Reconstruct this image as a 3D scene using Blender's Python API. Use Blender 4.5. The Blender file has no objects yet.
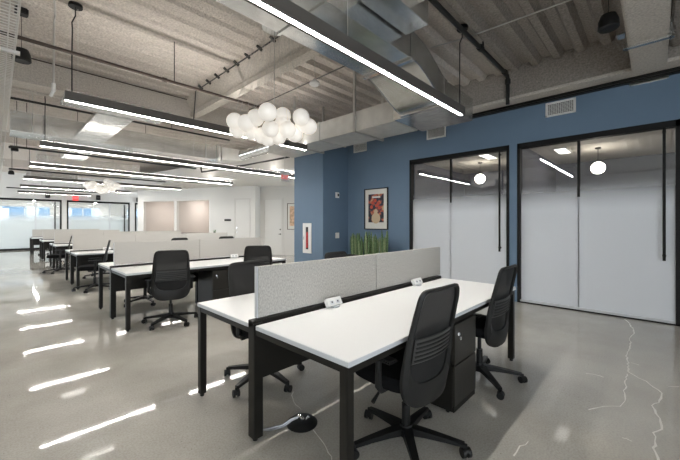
import bpy, bmesh, math, random
from mathutils import Vector, Matrix
random.seed(7)
PI = math.pi
scene = bpy.context.scene
COL = scene.collection

# ------------------------------------------------------------------ materials
MATS = {}
def mat(name, color=(.5, .5, .5), rough=.5, metal=0., spec=.5, noise=None, bump=None, emit=None, coat=0., alpha=None):
    """noise = (scale, amount, detail)  bump = (scale, strength, distance)"""
    if name in MATS: return MATS[name]
    m = bpy.data.materials.new(name); m.use_nodes = True
    nt = m.node_tree; N = nt.nodes; L = nt.links
    b = N['Principled BSDF']
    b.inputs['Base Color'].default_value = (*color, 1)
    b.inputs['Roughness'].default_value = rough
    b.inputs['Metallic'].default_value = metal
    b.inputs['Specular IOR Level'].default_value = spec
    b.inputs['Coat Weight'].default_value = coat
    tc = N.new('ShaderNodeTexCoord')
    if noise:
        n = N.new('ShaderNodeTexNoise'); n.inputs['Scale'].default_value = noise[0]; n.inputs['Detail'].default_value = noise[2] if len(noise) > 2 else 4
        L.new(tc.outputs['Object'], n.inputs['Vector'])
        r = N.new('ShaderNodeValToRGB'); a = noise[1]
        r.color_ramp.elements[0].position = .3; r.color_ramp.elements[1].position = .7
        r.color_ramp.elements[0].color = (*[c*(1-a) for c in color], 1)
        r.color_ramp.elements[1].color = (*[min(1, c*(1+a)) for c in color], 1)
        L.new(n.outputs['Fac'], r.inputs['Fac']); L.new(r.outputs['Color'], b.inputs['Base Color'])
    if bump:
        n = N.new('ShaderNodeTexNoise'); n.inputs['Scale'].default_value = bump[0]; n.inputs['Detail'].default_value = 3
        L.new(tc.outputs['Object'], n.inputs['Vector'])
        bp = N.new('ShaderNodeBump'); bp.inputs['Strength'].default_value = bump[1]; bp.inputs['Distance'].default_value = bump[2]
        L.new(n.outputs['Fac'], bp.inputs['Height']); L.new(bp.outputs['Normal'], b.inputs['Normal'])
    if emit:
        b.inputs['Emission Color'].default_value = (*emit[0], 1); b.inputs['Emission Strength'].default_value = emit[1]
    MATS[name] = m
    return m

SPRAY = mat('sprayed_fireproofing', (.58, .53, .48), .95, spec=.1, noise=(42, .16, 2), bump=(38, .8, .02))
SPRAY2 = mat('sprayed_beam', (.55, .51, .46), .95, spec=.1, noise=(45, .15, 2), bump=(45, .8, .018))
SPRAYD = mat('shaded_sprayed_deck', (.32, .29, .26), .95, spec=.1, noise=(40, .2, 2), bump=(38, .8, .02))  # darker copy of the spray, upper right shade put into its colour
WHITE = mat('white_laminate', (.80, .80, .785), .32, spec=.5)
EDGE = mat('laminate_edge', (.62, .64, .66), .4)
METAL = mat('bronze_black_metal', (.012, .011, .009), .42, spec=.3)
BLACK = mat('black_plastic', (.009, .009, .009), .45, spec=.35)
SHELL = mat('charcoal_plastic', (.017, .017, .0165), .5, spec=.3)
FRAME = mat('black_frame', (.012, .012, .012), .55, spec=.2)
FABRIC = mat('black_fabric', (.006, .006, .0065), .9, spec=.15, noise=(300, .3), bump=(400, .3, .001))
LUMB = mat('lumbar_grey', (.05, .05, .049), .5)
WPLAST = mat('white_plastic', (.78, .78, .76), .4)
CHROME = mat('chrome', (.75, .75, .75), .15, metal=1)
WALLW = mat('white_paint', (.74, .73, .70), .6, spec=.3)
WALLG = mat('warm_white_paint', (.68, .665, .635), .6, spec=.3)
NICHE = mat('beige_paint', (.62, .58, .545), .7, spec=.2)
BLUE = mat('blue_paint', (.142, .212, .300), .55, spec=.3, noise=(2.0, .03))
OFFW = mat('slate_paint', (.20, .20, .25), .6, spec=.3)
GALV = mat('galvanised_steel', (.72, .73, .72), .22, metal=.92, noise=(6, .10, 3), bump=(2.2, .10, .03))
GALVM = mat('matt_duct_steel', (.62, .61, .575), .42, metal=.55, noise=(6, .08, 3))
DARKPIPE = mat('black_pipe', (.03, .03, .028), .4, metal=.3)
RUSTPIPE = mat('brown_pipe', (.07, .05, .04), .5, metal=.3)
CONDUIT = mat('conduit_steel', (.55, .54, .52), .35, metal=.8)
HOUSE = mat('fixture_housing', (.12, .113, .105), .4, metal=.3)
CRACKM = mat('crack_filler', (.72, .70, .65), .5)
GREEN = mat('plant_green', (.09, .16, .065), .5, noise=(40, .45))
GREENL = mat('plant_light_green', (.20, .26, .13), .5, noise=(40, .35))
RED = mat('red_enamel', (.55, .03, .03), .35)
BASK = mat('white_wire', (.72, .70, .66), .45)
PAPER = mat('white_mat_board', (.72, .71, .66), .8)
WOODF = mat('brown_frame', (.07, .045, .03), .5)

def light_mat(name, col, s):
    m = bpy.data.materials.new(name); m.use_nodes = True; nt = m.node_tree; nt.nodes.clear()
    e = nt.nodes.new('ShaderNodeEmission'); e.inputs[0].default_value = (*col, 1); e.inputs[1].default_value = s
    o = nt.nodes.new('ShaderNodeOutputMaterial'); nt.links.new(e.outputs[0], o.inputs[0]); return m
LED = light_mat('led_diffuser', (1, .965, .92), 125)
UPFILL = light_mat('added_uplight', (1, .95, .89), 24)  # added upward glow to brighten the deck
BOOTH = light_mat('booth_fill_glow', (1, .93, .88), 90)  # glow of the fill lights added inside the booths
GLOBE = light_mat('lit_globe', (1, .90, .78), 26)

def opal():
    m = mat('opal_globe', (.86, .83, .78), .35, emit=((1, .93, .84), .30)); return m
OPAL = opal()

def felt():
    m = bpy.data.materials.new('heathered_felt'); m.use_nodes = True; nt = m.node_tree; N = nt.nodes; L = nt.links
    b = N['Principled BSDF']; b.inputs['Roughness'].default_value = .95; b.inputs['Specular IOR Level'].default_value = .1
    tc = N.new('ShaderNodeTexCoord'); mp = N.new('ShaderNodeMapping'); mp.inputs['Scale'].default_value = (1, 1, .55)
    L.new(tc.outputs['Object'], mp.inputs['Vector'])
    n = N.new('ShaderNodeTexNoise'); n.inputs['Scale'].default_value = 120; n.inputs['Detail'].default_value = 5; n.inputs['Roughness'].default_value = .65
    L.new(mp.outputs[0], n.inputs['Vector'])
    r = N.new('ShaderNodeValToRGB'); e = r.color_ramp.elements
    e[0].position = .34; e[0].color = (.37, .355, .33, 1); e[1].position = .62; e[1].color = (.58, .56, .52, 1)
    L.new(n.outputs['Fac'], r.inputs['Fac']); L.new(r.outputs[0], b.inputs['Base Color'])
    bp = N.new('ShaderNodeBump'); bp.inputs['Strength'].default_value = .3; bp.inputs['Distance'].default_value = .002
    L.new(n.outputs['Fac'], bp.inputs['Height']); L.new(bp.outputs[0], b.inputs['Normal'])
    return m
FELT = felt()

def concrete():
    m = bpy.data.materials.new('polished_concrete'); m.use_nodes = True; nt = m.node_tree; N = nt.nodes; L = nt.links
    b = N['Principled BSDF']; b.inputs['Specular IOR Level'].default_value = .42
    tc = N.new('ShaderNodeTexCoord')
    n1 = N.new('ShaderNodeTexNoise'); n1.inputs['Scale'].default_value = .9; n1.inputs['Detail'].default_value = 8; n1.inputs['Roughness'].default_value = .6
    n2 = N.new('ShaderNodeTexNoise'); n2.inputs['Scale'].default_value = 85; n2.inputs['Detail'].default_value = 3
    vo = N.new('ShaderNodeTexVoronoi'); vo.inputs['Scale'].default_value = 38
    for x in (n1, n2, vo): L.new(tc.outputs['Object'], x.inputs['Vector'])
    r = N.new('ShaderNodeValToRGB'); e = r.color_ramp.elements
    e[0].position = .32; e[0].color = (.39, .37, .325, 1); e[1].position = .68; e[1].color = (.55, .53, .48, 1)
    L.new(n1.outputs['Fac'], r.inputs['Fac'])
    r2 = N.new('ShaderNodeValToRGB'); e = r2.color_ramp.elements
    e[0].position = .34; e[0].color = (.86, .855, .85, 1); e[1].position = .60; e[1].color = (1.02, 1.02, 1.02, 1)
    L.new(n2.outputs['Fac'], r2.inputs['Fac'])
    mx = N.new('ShaderNodeMix'); mx.data_type = 'RGBA'; mx.blend_type = 'MULTIPLY'; mx.inputs[0].default_value = 1
    L.new(r.outputs[0], mx.inputs[6]); L.new(r2.outputs[0], mx.inputs[7])
    # scattered dark aggregate
    r3 = N.new('ShaderNodeValToRGB'); e = r3.color_ramp.elements
    e[0].position = .07; e[0].color = (.35, .34, .33, 1); e[1].position = .13; e[1].color = (1, 1, 1, 1)
    L.new(vo.outputs['Distance'], r3.inputs['Fac'])
    n4 = N.new('ShaderNodeTexNoise'); n4.inputs['Scale'].default_value = 1.7; L.new(tc.outputs['Object'], n4.inputs['Vector'])
    r4 = N.new('ShaderNodeValToRGB'); r4.color_ramp.elements[0].position = .52; r4.color_ramp.elements[1].position = .62
    L.new(n4.outputs['Fac'], r4.inputs['Fac'])
    mx2 = N.new('ShaderNodeMix'); mx2.data_type = 'RGBA'; mx2.blend_type = 'MULTIPLY'
    L.new(r4.outputs[0], mx2.inputs[0]); L.new(mx.outputs[2], mx2.inputs[6]); L.new(r3.outputs[0], mx2.inputs[7])
    L.new(mx2.outputs[2], b.inputs['Base Color'])
    n3 = N.new('ShaderNodeTexNoise'); n3.inputs['Scale'].default_value = 3.5; n3.inputs['Detail'].default_value = 6; L.new(tc.outputs['Object'], n3.inputs['Vector'])
    mr = N.new('ShaderNodeMapRange'); mr.inputs[1].default_value = .3; mr.inputs[2].default_value = .7; mr.inputs[3].default_value = .02; mr.inputs[4].default_value = .07
    L.new(n3.outputs['Fac'], mr.inputs[0]); L.new(mr.outputs[0], b.inputs['Roughness'])
    bp = N.new('ShaderNodeBump'); bp.inputs['Strength'].default_value = .06; bp.inputs['Distance'].default_value = .0015
    L.new(n1.outputs['Fac'], bp.inputs['Height']); L.new(bp.outputs[0], b.inputs['Normal'])
    return m
CONC = concrete()

def frosted(name, z0, z1, tint=(.84, .87, .91), trans=.2):
    """clear glass above z1, etched white film below z0, fading between"""
    m = bpy.data.materials.new(name); m.use_nodes = True; nt = m.node_tree; N = nt.nodes; L = nt.links; N.clear()
    o = N.new('ShaderNodeOutputMaterial')
    tr = N.new('ShaderNodeBsdfTransparent'); tr.inputs[0].default_value = (.86, .88, .89, 1)
    gl = N.new('ShaderNodeBsdfGlossy'); gl.inputs['Roughness'].default_value = .02; gl.inputs['Color'].default_value = (.9, .92, .95, 1)
    fr = N.new('ShaderNodeFresnel'); fr.inputs[0].default_value = 1.5
    ad = N.new('ShaderNodeMath'); ad.operation = 'MULTIPLY_ADD'; ad.inputs[1].default_value = 2.3; ad.inputs[2].default_value = .04; ad.use_clamp = True
    L.new(fr.outputs[0], ad.inputs[0])
    clear = N.new('ShaderNodeMixShader'); L.new(ad.outputs[0], clear.inputs[0]); L.new(tr.outputs[0], clear.inputs[1]); L.new(gl.outputs[0], clear.inputs[2])
    df = N.new('ShaderNodeBsdfDiffuse'); df.inputs[0].default_value = (*tint, 1)
    tl = N.new('ShaderNodeBsdfTranslucent'); tl.inputs[0].default_value = (*tint, 1)
    m1 = N.new('ShaderNodeMixShader'); m1.inputs[0].default_value = trans; L.new(df.outputs[0], m1.inputs[1]); L.new(tl.outputs[0], m1.inputs[2])
    gl2 = N.new('ShaderNodeBsdfGlossy'); gl2.inputs['Roughness'].default_value = .18
    m2 = N.new('ShaderNodeMixShader'); m2.inputs[0].default_value = .05; L.new(m1.outputs[0], m2.inputs[1]); L.new(gl2.outputs[0], m2.inputs[2])
    g = N.new('ShaderNodeNewGeometry'); sx = N.new('ShaderNodeSeparateXYZ'); L.new(g.outputs['Position'], sx.inputs[0])
    mr = N.new('ShaderNodeMapRange'); mr.interpolation_type = 'SMOOTHSTEP'; mr.inputs[1].default_value = z0; mr.inputs[2].default_value = z1
    L.new(sx.outputs['Z'], mr.inputs[0])
    f = N.new('ShaderNodeMixShader'); L.new(mr.outputs[0], f.inputs[0]); L.new(m2.outputs[0], f.inputs[1]); L.new(clear.outputs[0], f.inputs[2])
    L.new(f.outputs[0], o.inputs[0])
    return m
GLASSR = frosted('etched_office_glass', 1.55, 2.05)
GLASSF = frosted('etched_far_glass', 1.35, 2.0, (.70, .74, .75), .55)
CLEAR = frosted('window_glass', -3, -2)

def meshcloth():
    m = bpy.data.materials.new('chair_mesh'); m.use_nodes = True; nt = m.node_tree; N = nt.nodes; L = nt.links
    b = N['Principled BSDF']; b.inputs['Base Color'].default_value = (.009, .009, .009, 1); b.inputs['Roughness'].default_value = .8
    o = N['Material Output']; tr = N.new('ShaderNodeBsdfTransparent'); mx = N.new('ShaderNodeMixShader'); mx.inputs[0].default_value = .97
    L.new(tr.outputs[0], mx.inputs[1]); L.new(b.outputs[0], mx.inputs[2]); L.new(mx.outputs[0], o.inputs[0])
    return m
MESH = meshcloth()

def artwork():
    m = bpy.data.materials.new('poster_art'); m.use_nodes = True; nt = m.node_tree; N = nt.nodes; L = nt.links
    b = N['Principled BSDF']; b.inputs['Roughness'].default_value = .5
    tc = N.new('ShaderNodeTexCoord'); n = N.new('ShaderNodeTexNoise'); n.inputs['Scale'].default_value = 7; n.inputs['Detail'].default_value = 4
    L.new(tc.outputs['Object'], n.inputs['Vector'])
    r = N.new('ShaderNodeValToRGB'); e = r.color_ramp.elements
    e[0].position = .40; e[0].color = (.012, .012, .02, 1); e[1].position = .66; e[1].color = (.50, .36, .20, 1)
    x = r.color_ramp.elements.new(.50); x.color = (.03, .03, .05, 1); x = r.color_ramp.elements.new(.56); x.color = (.45, .09, .04, 1)
    L.new(n.outputs['Fac'], r.inputs['Fac']); L.new(r.outputs[0], b.inputs['Base Color']); return m
ART = artwork()
PEACH = mat('peach_print', (.62, .42, .28), .7, noise=(9, .4))

# ------------------------------------------------------------------ helpers
def tag(o, label=None, cat=None, group=None, kind=None):
    if label: o['label'] = label
    if cat: o['category'] = cat
    if group: o['group'] = group
    if kind: o['kind'] = kind
    return o
def empty(name, loc=(0, 0, 0), rz=0, label=None, cat=None, group=None, kind=None):
    o = bpy.data.objects.new(name, None); COL.objects.link(o); o.location = loc; o.rotation_euler = (0, 0, rz)
    o.empty_display_size = .1
    return tag(o, label, cat, group, kind)
class MB:
    def __init__(s): s.bm = bmesh.new()
    def box(s, x0, x1, y0, y1, z0, z1, bev=0, mtx=None, seg=2):
        r = bmesh.ops.create_cube(s.bm, size=1); vs = r['verts']
        for v in vs: v.co = Vector(((x0+x1)/2+v.co.x*(x1-x0), (y0+y1)/2+v.co.y*(y1-y0), (z0+z1)/2+v.co.z*(z1-z0)))
        if bev:
            es = list({e for v in vs for e in v.link_edges})
            r = bmesh.ops.bevel(s.bm, geom=es, offset=bev, segments=seg, affect='EDGES'); vs = list({v for f in r['faces'] for v in f.verts} | {v for v in vs if v.is_valid})
        if mtx is not None:
            for v in vs: v.co = mtx @ v.co
        return s
    def cyl(s, p, q, r, r2=None, n=12, caps=True):
        p = Vector(p); q = Vector(q); d = q-p; L_ = d.length
        if r2 is None: r2 = r
        M = Matrix.Translation((p+q)/2) @ d.to_track_quat('Z', 'Y').to_matrix().to_4x4()
        bmesh.ops.create_cone(s.bm, cap_ends=caps, segments=n, radius1=r, radius2=r2, depth=L_, matrix=M); return s
    def sph(s, c, r, u=24, v=16, sc=(1, 1, 1)):
        M = Matrix.Translation(c) @ Matrix.Diagonal((*sc, 1))
        bmesh.ops.create_uvsphere(s.bm, u_segments=u, v_segments=v, radius=r, matrix=M); return s
    def lathe(s, prof, c=(0, 0, 0), n=24):
        rings = []
        for r, z in prof:
            rings.append([s.bm.verts.new((c[0]+r*math.cos(2*PI*i/n), c[1]+r*math.sin(2*PI*i/n), c[2]+z)) for i in range(n)])
        for a, b in zip(rings, rings[1:]):
            for i in range(n): s.bm.faces.new((a[i], a[(i+1) % n], b[(i+1) % n], b[i]))
        for rr, fl in ((rings[0], True), (rings[-1], False)):
            s.bm.faces.new(rr[::-1] if fl else rr)
        return s
    def tube(s, pts, r, n=8):
        pts = [Vector(p) for p in pts]; rings = []
        for i, p in enumerate(pts):
            d = (pts[min(i+1, len(pts)-1)]-pts[max(i-1, 0)]).normalized()
            up = Vector((0, 0, 1)) if abs(d.z) < .95 else Vector((1, 0, 0))
            a = d.cross(up).normalized(); b = d.cross(a).normalized()
            rr = r[i] if isinstance(r, (list, tuple)) else r
            rings.append([s.bm.verts.new(p+a*rr*math.cos(2*PI*k/n)+b*rr*math.sin(2*PI*k/n)) for k in range(n)])
        for a, b in zip(rings, rings[1:]):
            for k in range(n): s.bm.faces.new((a[k], a[(k+1) % n], b[(k+1) % n], b[k]))
        s.bm.faces.new(rings[0]); s.bm.faces.new(rings[-1][::-1]); return s
    def prism(s, poly, a0, a1, axis='y'):
        """poly in the other two axes, extruded along axis"""
        def P(u, v, t): return {'x': (t, u, v), 'y': (u, t, v), 'z': (u, v, t)}[axis]
        A = [s.bm.verts.new(P(u, v, a0)) for u, v in poly]; B = [s.bm.verts.new(P(u, v, a1)) for u, v in poly]; n = len(poly)
        s.bm.faces.new(A); s.bm.faces.new(B[::-1])
        for i in range(n): s.bm.faces.new((A[i], B[i], B[(i+1) % n], A[(i+1) % n]))
        return s
    def grid(s, rows):
        V = [[s.bm.verts.new(p) for p in r] for r in rows]
        for a, b in zip(V, V[1:]):
            for i in range(len(a)-1): s.bm.faces.new((a[i], a[i+1], b[i+1], b[i]))
        return s
    def build(s, name, m, parent=None, smooth=False, loc=None, rz=None, **kw):
        bmesh.ops.recalc_face_normals(s.bm, faces=s.bm.faces)
        me = bpy.data.meshes.new(name); s.bm.to_mesh(me); s.bm.free()
        if smooth:
            for p in me.polygons: p.use_smooth = True
            try: me.set_sharp_from_angle(angle=math.radians(38))
            except Exception: pass
        me.materials.append(m)
        o = bpy.data.objects.new(name, me); COL.objects.link(o)
        if parent: o.parent = parent
        if loc: o.location = loc
        if rz is not None: o.rotation_euler = (0, 0, rz)
        return tag(o, **kw)
def struct(name, mb, m, parent=None, **kw):
    return mb.build(name, m, parent, kind=None if parent else 'structure', **kw)
def copy_tree(o, parent=None):
    c = o.copy(); COL.objects.link(c); c.parent = parent
    for ch in [x for x in bpy.data.objects if x.parent == o]: copy_tree(ch, c)
    return c
def text(name, body, size, m, parent, loc, rot, ext=.001):
    cu = bpy.data.curves.new(name, 'FONT'); cu.body = body; cu.size = size; cu.extrude = ext; cu.align_x = 'CENTER'; cu.align_y = 'CENTER'
    cu.materials.append(m); t_ = bpy.data.objects.new('t', cu); COL.objects.link(t_); me = bpy.data.meshes.new_from_object(t_.evaluated_get(bpy.context.evaluated_depsgraph_get())); bpy.data.objects.remove(t_); o = bpy.data.objects.new(name, me); COL.objects.link(o); o.parent = parent; o.location = loc; o.rotation_euler = rot; return o

W = 6.29           # face of the blue wall
DECK = 4.0
# ------------------------------------------------------------------ floor
struct('floor', MB().box(-4.5, 12, -4.5, 28.5, -.12, 0), CONC)
def crack(pts, w=.004):
    mb = MB(); P = []
    for (x0, y0), (x1, y1) in zip(pts, pts[1:]):
        n = max(2, int(math.hypot(x1-x0, y1-y0)/.045))
        for i in range(n): P.append((x0+(x1-x0)*i/n+random.uniform(-.009, .009), y0+(y1-y0)*i/n+random.uniform(-.009, .009)))
    P.append(pts[-1]); rows = []
    for i, p in enumerate(P):
        a = P[max(0, i-1)]; b = P[min(len(P)-1, i+1)]; dx, dy = b[0]-a[0], b[1]-a[1]; l = math.hypot(dx, dy) or 1
        ww = w*random.uniform(.5, 1.3); rows.append([(p[0]-dy/l*ww, p[1]+dx/l*ww, .0008), (p[0]+dy/l*ww, p[1]-dx/l*ww, .0008)])
    return mb.grid(rows)
fl = bpy.data.objects['floor']
for c, w in (([(6.2, .34), (6.06, .28), (5.56, .2), (5.23, .23), (4.93, .21), (4.49, .22), (4.02, .18), (3.89, .07), (3.72, -.03), (3.59, -.03), (3.4, .02), (3.23, -.01), (3.07, -.02), (2.98, .01), (2.81, .01), (2.4, -.02)], .0055),
          ([(3.97, .19), (3.56, .19), (3.35, .17), (3.23, .2), (3.14, .28), (3.01, .36)], .004), ([(3.71, .47), (3.75, .4), (3.73, .34)], .004),
          ([(4.32, .18), (4.29, .12)], .005), ([(3.91, -.07), (3.96, -.14)], .004), ([(2.77, .15), (2.76, .11)], .005), ([(2.1, .61), (2.22, .6), (2.31, .58)], .004),
          ([(1.67, 2.13), (1.6, 2.04), (1.57, 1.95), (1.55, 1.88)], .003), ([(1.46, 1.65), (1.44, 1.58), (1.41, 1.48), (1.38, 1.41), (1.34, 1.35)], .003)):
    crack(c, w).build('floor_crack', CRACKM, fl)

# ------------------------------------------------------------------ deck ceiling, beams
def deck(x0, x1, y0, y1, dp=.085, fl=0):
    mb = MB(); prof = []; y = y0
    while y < y1:
        prof += [(y, DECK-fl), (y+.11, DECK-fl), (y+.16, DECK-dp), (y+.25, DECK-dp)]; y += .30
    xs = [x0+(x1-x0)*i/6 for i in range(7)]
    mb.grid([[(x, a, b) for a, b in prof] for x in xs])
    mb.box(x0, x1, y0, y1, DECK+.02, DECK+.15)
    return mb
struct('ceiling', deck(-4.5, 2.9, -4.5, 24, .080, .052), SPRAY)
struct('ceiling_bay', deck(2.9, 6.6, 1.75, 24, .085, .02), SPRAY)
struct('ceiling_shaded_bay', deck(2.9, 6.6, -4.5, 1.75), SPRAYD)  # same spray as the other bays, with shade painted in
n_trim = [0]
def trim(mb, m, **kw):
    n_trim[0] += 1; return struct('trim_%d' % n_trim[0], mb, m, **kw)
# beam crossing over the near desks (I shape under spray): web, flange
b = MB(); b.prism([(2.64, 4.0), (2.84, 3.68), (2.79, 3.665), (2.79, 3.585), (2.95, 3.585), (2.95, 3.665), (2.91, 3.68), (2.92, 4.0)], -4.5, 7.05, 'y'); trim(b, SPRAY2)
# second beam running down the room along the lights
b = MB(); b.box(-4.5, 6.0, 6.98, 7.35, 3.53, 4.0); trim(b, SPRAY2)
b = MB(); b.box(-4.5, 4.4, 7.35, 7.42, 3.50, 3.60, .01); trim(b, SPRAY2)
for yy in (13.0, 18.5):
    b = MB(); b.box(-4.5, 4.4, yy, yy+.35, 3.6, 4.0); trim(b, SPRAY)
# perimeter beam over the glass offices
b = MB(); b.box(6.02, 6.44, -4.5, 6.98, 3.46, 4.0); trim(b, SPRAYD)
b = MB(); b.box(5.93, 6.30, -4.5, 6.9, 3.425, 3.47, .008); trim(b, SPRAY2)
# short beam at the right with its steel strap
b = MB(); b.box(2.2, 6.02, -.10, .24, 3.40, 4.0, .02); trim(b, SPRAY2)
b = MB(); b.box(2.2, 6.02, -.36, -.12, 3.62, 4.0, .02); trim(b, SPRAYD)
st = MB(); st.box(5.02, 5.07, -.14, .28, 3.375, 3.40); st.box(5.0, 5.09, .24, .262, 3.375, 3.55); st.box(5.0, 5.09, -.125, -.102, 3.375, 3.55)
st.box(4.98, 5.11, .24, .33, 3.54, 3.56)
st.build('beam_strap', GALV, label='galvanised steel strap clamped around the sprayed beam at the upper right', cat='bracket')
# black head track where the blue wall meets the beam
b = MB(); b.box(6.20, 6.30, -4.5, 6.9, 3.36, 3.425); b.box(6.17, 6.20, -4.5, 5.7, 3.375, 3.40); trim(b, METAL)

# ------------------------------------------------------------------ blue wall with two glass fronts
b = MB()
WB = W+.14
for y0, y1 in ((-4.5, -.23), (1.75, 1.88), (3.91, 5.75)): b.box(W, WB, y0, y1, 0, 2.75)
b.box(W, WB, -4.5, 5.75, 2.75, 3.37)
struct('wall_right', b, BLUE)
b = MB(); b.box(5.41, WB, 5.75, 6.85, 0, 3.37, .003); trim(b, BLUE)
def glass_front(n, y0, y1, ymid, yh):
    top = 2.75
    f = MB()
    f.box(W-.015, W+.10, y0, y0+.045, 0, top); f.box(W-.015, W+.10, y1-.045, y1, 0, top)
    f.box(W-.015, W+.10, y0, y1, top-.085, top); f.box(W-.015, W+.10, y0, y1, 0, .02)
    o = struct('door_%d' % n, f, FRAME)
    MB().box(W+.03, W+.045, y0+.045, ymid+.02, .02, top-.085).build('glass_leaf', GLASSR, o)
    MB().box(W+.06, W+.075, ymid-.02, y1-.045, .02, top-.085).build('fixed_glass', GLASSR, o)
    MB().box(W+.028, W+.058, ymid-.018, ymid+.018, 1.78, top-.085).build('meeting_stile', FRAME, o)
    MB().box(W+.03, W+.048, ymid-.006, ymid+.006, .02, 1.78).build('seam', EDGE, o)
    MB().box(W+.0, W+.05, y0+.045, y1-.045, .02, .05).build('bottom_rail', EDGE, o)
    h = MB(); h.cyl((W-.045, yh, .86), (W-.045, yh, 2.66), .0165, n=12)
    for z in (.93, 2.60): h.cyl((W-.045, yh, z), (W+.032, yh, z), .011, n=10); h.cyl((W-.05, yh, z), (W-.012, yh, z), .021, n=12)
    h.build('door_handle', FRAME, o, smooth=True)
    return o
glass_front(1, 1.88, 3.91, 2.98, 2.03)
glass_front(2, -.23, 1.75, .88, -.075)

# rooms behind the glass
b = MB(); b.box(9.6, 9.7, -4.5, 5.9, 0, 2.82); struct('wall_office_back', b, OFFW)
b = MB(); b.box(WB, 9.6, 1.79, 1.90, 0, 2.82); struct('wall_office_partition', b, OFFW)
b = MB(); b.box(WB, 9.6, 4.1, 4.2, 0, 2.82); struct('wall_office_end', b, OFFW)
b = MB(); b.box(WB, 9.6, -1.9, -1.8, 0, 2.82); struct('wall_office_near', b, OFFW)
b = MB(); b.box(WB, 9.7, -4.5, 5.9, 2.82, 2.9); struct('ceiling_office', b, mat('cream_ceiling', (.80, .75, .67), .8, spec=.1))
def globe_pendant(y, label):
    r = empty('globe_pendant', (8.0, y, 2.43), label=label, cat='pendant lamp')
    MB().sph((0, 0, 0), .112, 32, 20).build('globe', GLOBE, r, smooth=True)
    MB().cyl((0, 0, .10), (0, 0, .37), .004).build('cord', METAL, r)
    MB().cyl((0, 0, .365), (0, 0, .389), .05, n=20).build('ceiling_cup', METAL, r, smooth=True)
for x, y, lab in ((7.35, 2.62, 'left'), (7.8, 1.35, 'right')):
    r = empty('ceiling_light', (x, y, 2.80), label='flat ceiling light inside the %s hand glass office' % lab, cat='ceiling light')
    MB().box(-.30, .30, -.11, .11, 0, .0195).build('frame', WPLAST, r); MB().box(-.28, .28, -.09, .09, -.004, 0).build('diffuser', light_mat('panel_light', (1, .93, .84), 4), r)
globe_pendant(.81, 'lit white globe pendant behind the right hand glass office front')
globe_pendant(3.04, 'lit white globe pendant behind the left hand glass office front')

# grilles on the blue wall
def grille(y0, y1, z0, z1, label):
    r = empty('air_grille', (W-.002, (y0+y1)/2, (z0+z1)/2), label=label, cat='air grille', group='white transfer grilles high on the blue wall')
    w = (y1-y0)/2; h = (z1-z0)/2
    f = MB(); f.box(-.018, 0, -w, w, -h, -h+.025); f.box(-.018, 0, -w, w, h-.025, h); f.box(-.018, 0, -w, -w+.025, -h, h); f.box(-.018, 0, w-.025, w, -h, h)
    f.build('frame', WPLAST, r)
    s = MB(); k = 15
    for i in range(k):
        y = -w+.03+(2*w-.06)*i/(k-1); s.box(-.012, -.004, y-.003, y+.003, -h+.02, h-.02)
    for i in range(9):
        z = -h+.03+(2*h-.06)*i/8; s.box(-.012, -.004, -w+.02, w-.02, z-.003, z+.003)
    s.build('louvre_grid', WPLAST, r); MB().box(-.003, 0, -w+.02, w-.02, -h+.02, h-.02).build('backing', LUMB, r)
grille(.91, 1.32, 3.11, 3.34, 'white egg crate grille above the right hand glass front')
grille(3.07, 3.49, 3.12, 3.355, 'white egg crate grille above the left hand glass front')
grille(5.12, 5.54, 3.145, 3.36, 'white egg crate grille near the inner corner beside the column')
grille(-.12, .28, 3.335, 3.358, 'thin white linear slot under the track at the far right of the blue wall')

# picture on the blue wall
def picture(name, M, w, h, fm, art, label, fw=.022, matw=.08):
    r = empty(name, (0, 0, 0), label=label, cat='framed picture'); r.matrix_world = M
    f = MB()
    f.box(-w/2, w/2, -.03, 0, -h/2, -h/2+fw); f.box(-w/2, w/2, -.03, 0, h/2-fw, h/2); f.box(-w/2, -w/2+fw, -.03, 0, -h/2, h/2); f.box(w/2-fw, w/2, -.03, 0, -h/2, h/2)
    f.build('frame', fm, r)
    MB().box(-w/2+fw, w/2-fw, -.014, -.002, -h/2+fw, h/2-fw).build('mat_board', PAPER, r)
    a = MB().box(-w/2+fw+matw, w/2-fw-matw, -.017, -.014, -h/2+fw+matw*1.5, h/2-fw-matw*1.15).build('print', art, r)
    return r
# local -Y faces the room; for the blue wall (normal -X) rotate by -90 deg
p = picture('framed_poster', Matrix.Translation((W-.001, 4.83, 1.71)) @ Matrix.Rotation(-PI/2, 4, 'Z'), .70, .985, METAL, ART, 'tall black framed poster with dark red and cream print on the blue wall', matw=.10)
fg = MB(); fg.sph((0, -.018, -.06), .055, 16, 10, (1, .06, 1)); fg.sph((0, -.018, -.22), .13, 20, 12, (1, .04, 1.0)); fg.build('figure_shape', mat('cream_ink', (.55, .42, .27), .6), p, smooth=True)
fg = MB(); 
for a_, c_ in ((-.10, .15), (-.02, .2), (.07, .13), (-.13, .05), (.1, .03), (.02, .08)): fg.sph((a_, -.018, c_), .045, 12, 8, (1, .06, 1))
fg.build('flower_shape', mat('red_ink', (.50, .07, .035), .6), p, smooth=True)
MB().box(-.11, .13, -.0185, -.017, .265, .30).build('heading_band', PAPER, p)

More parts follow.
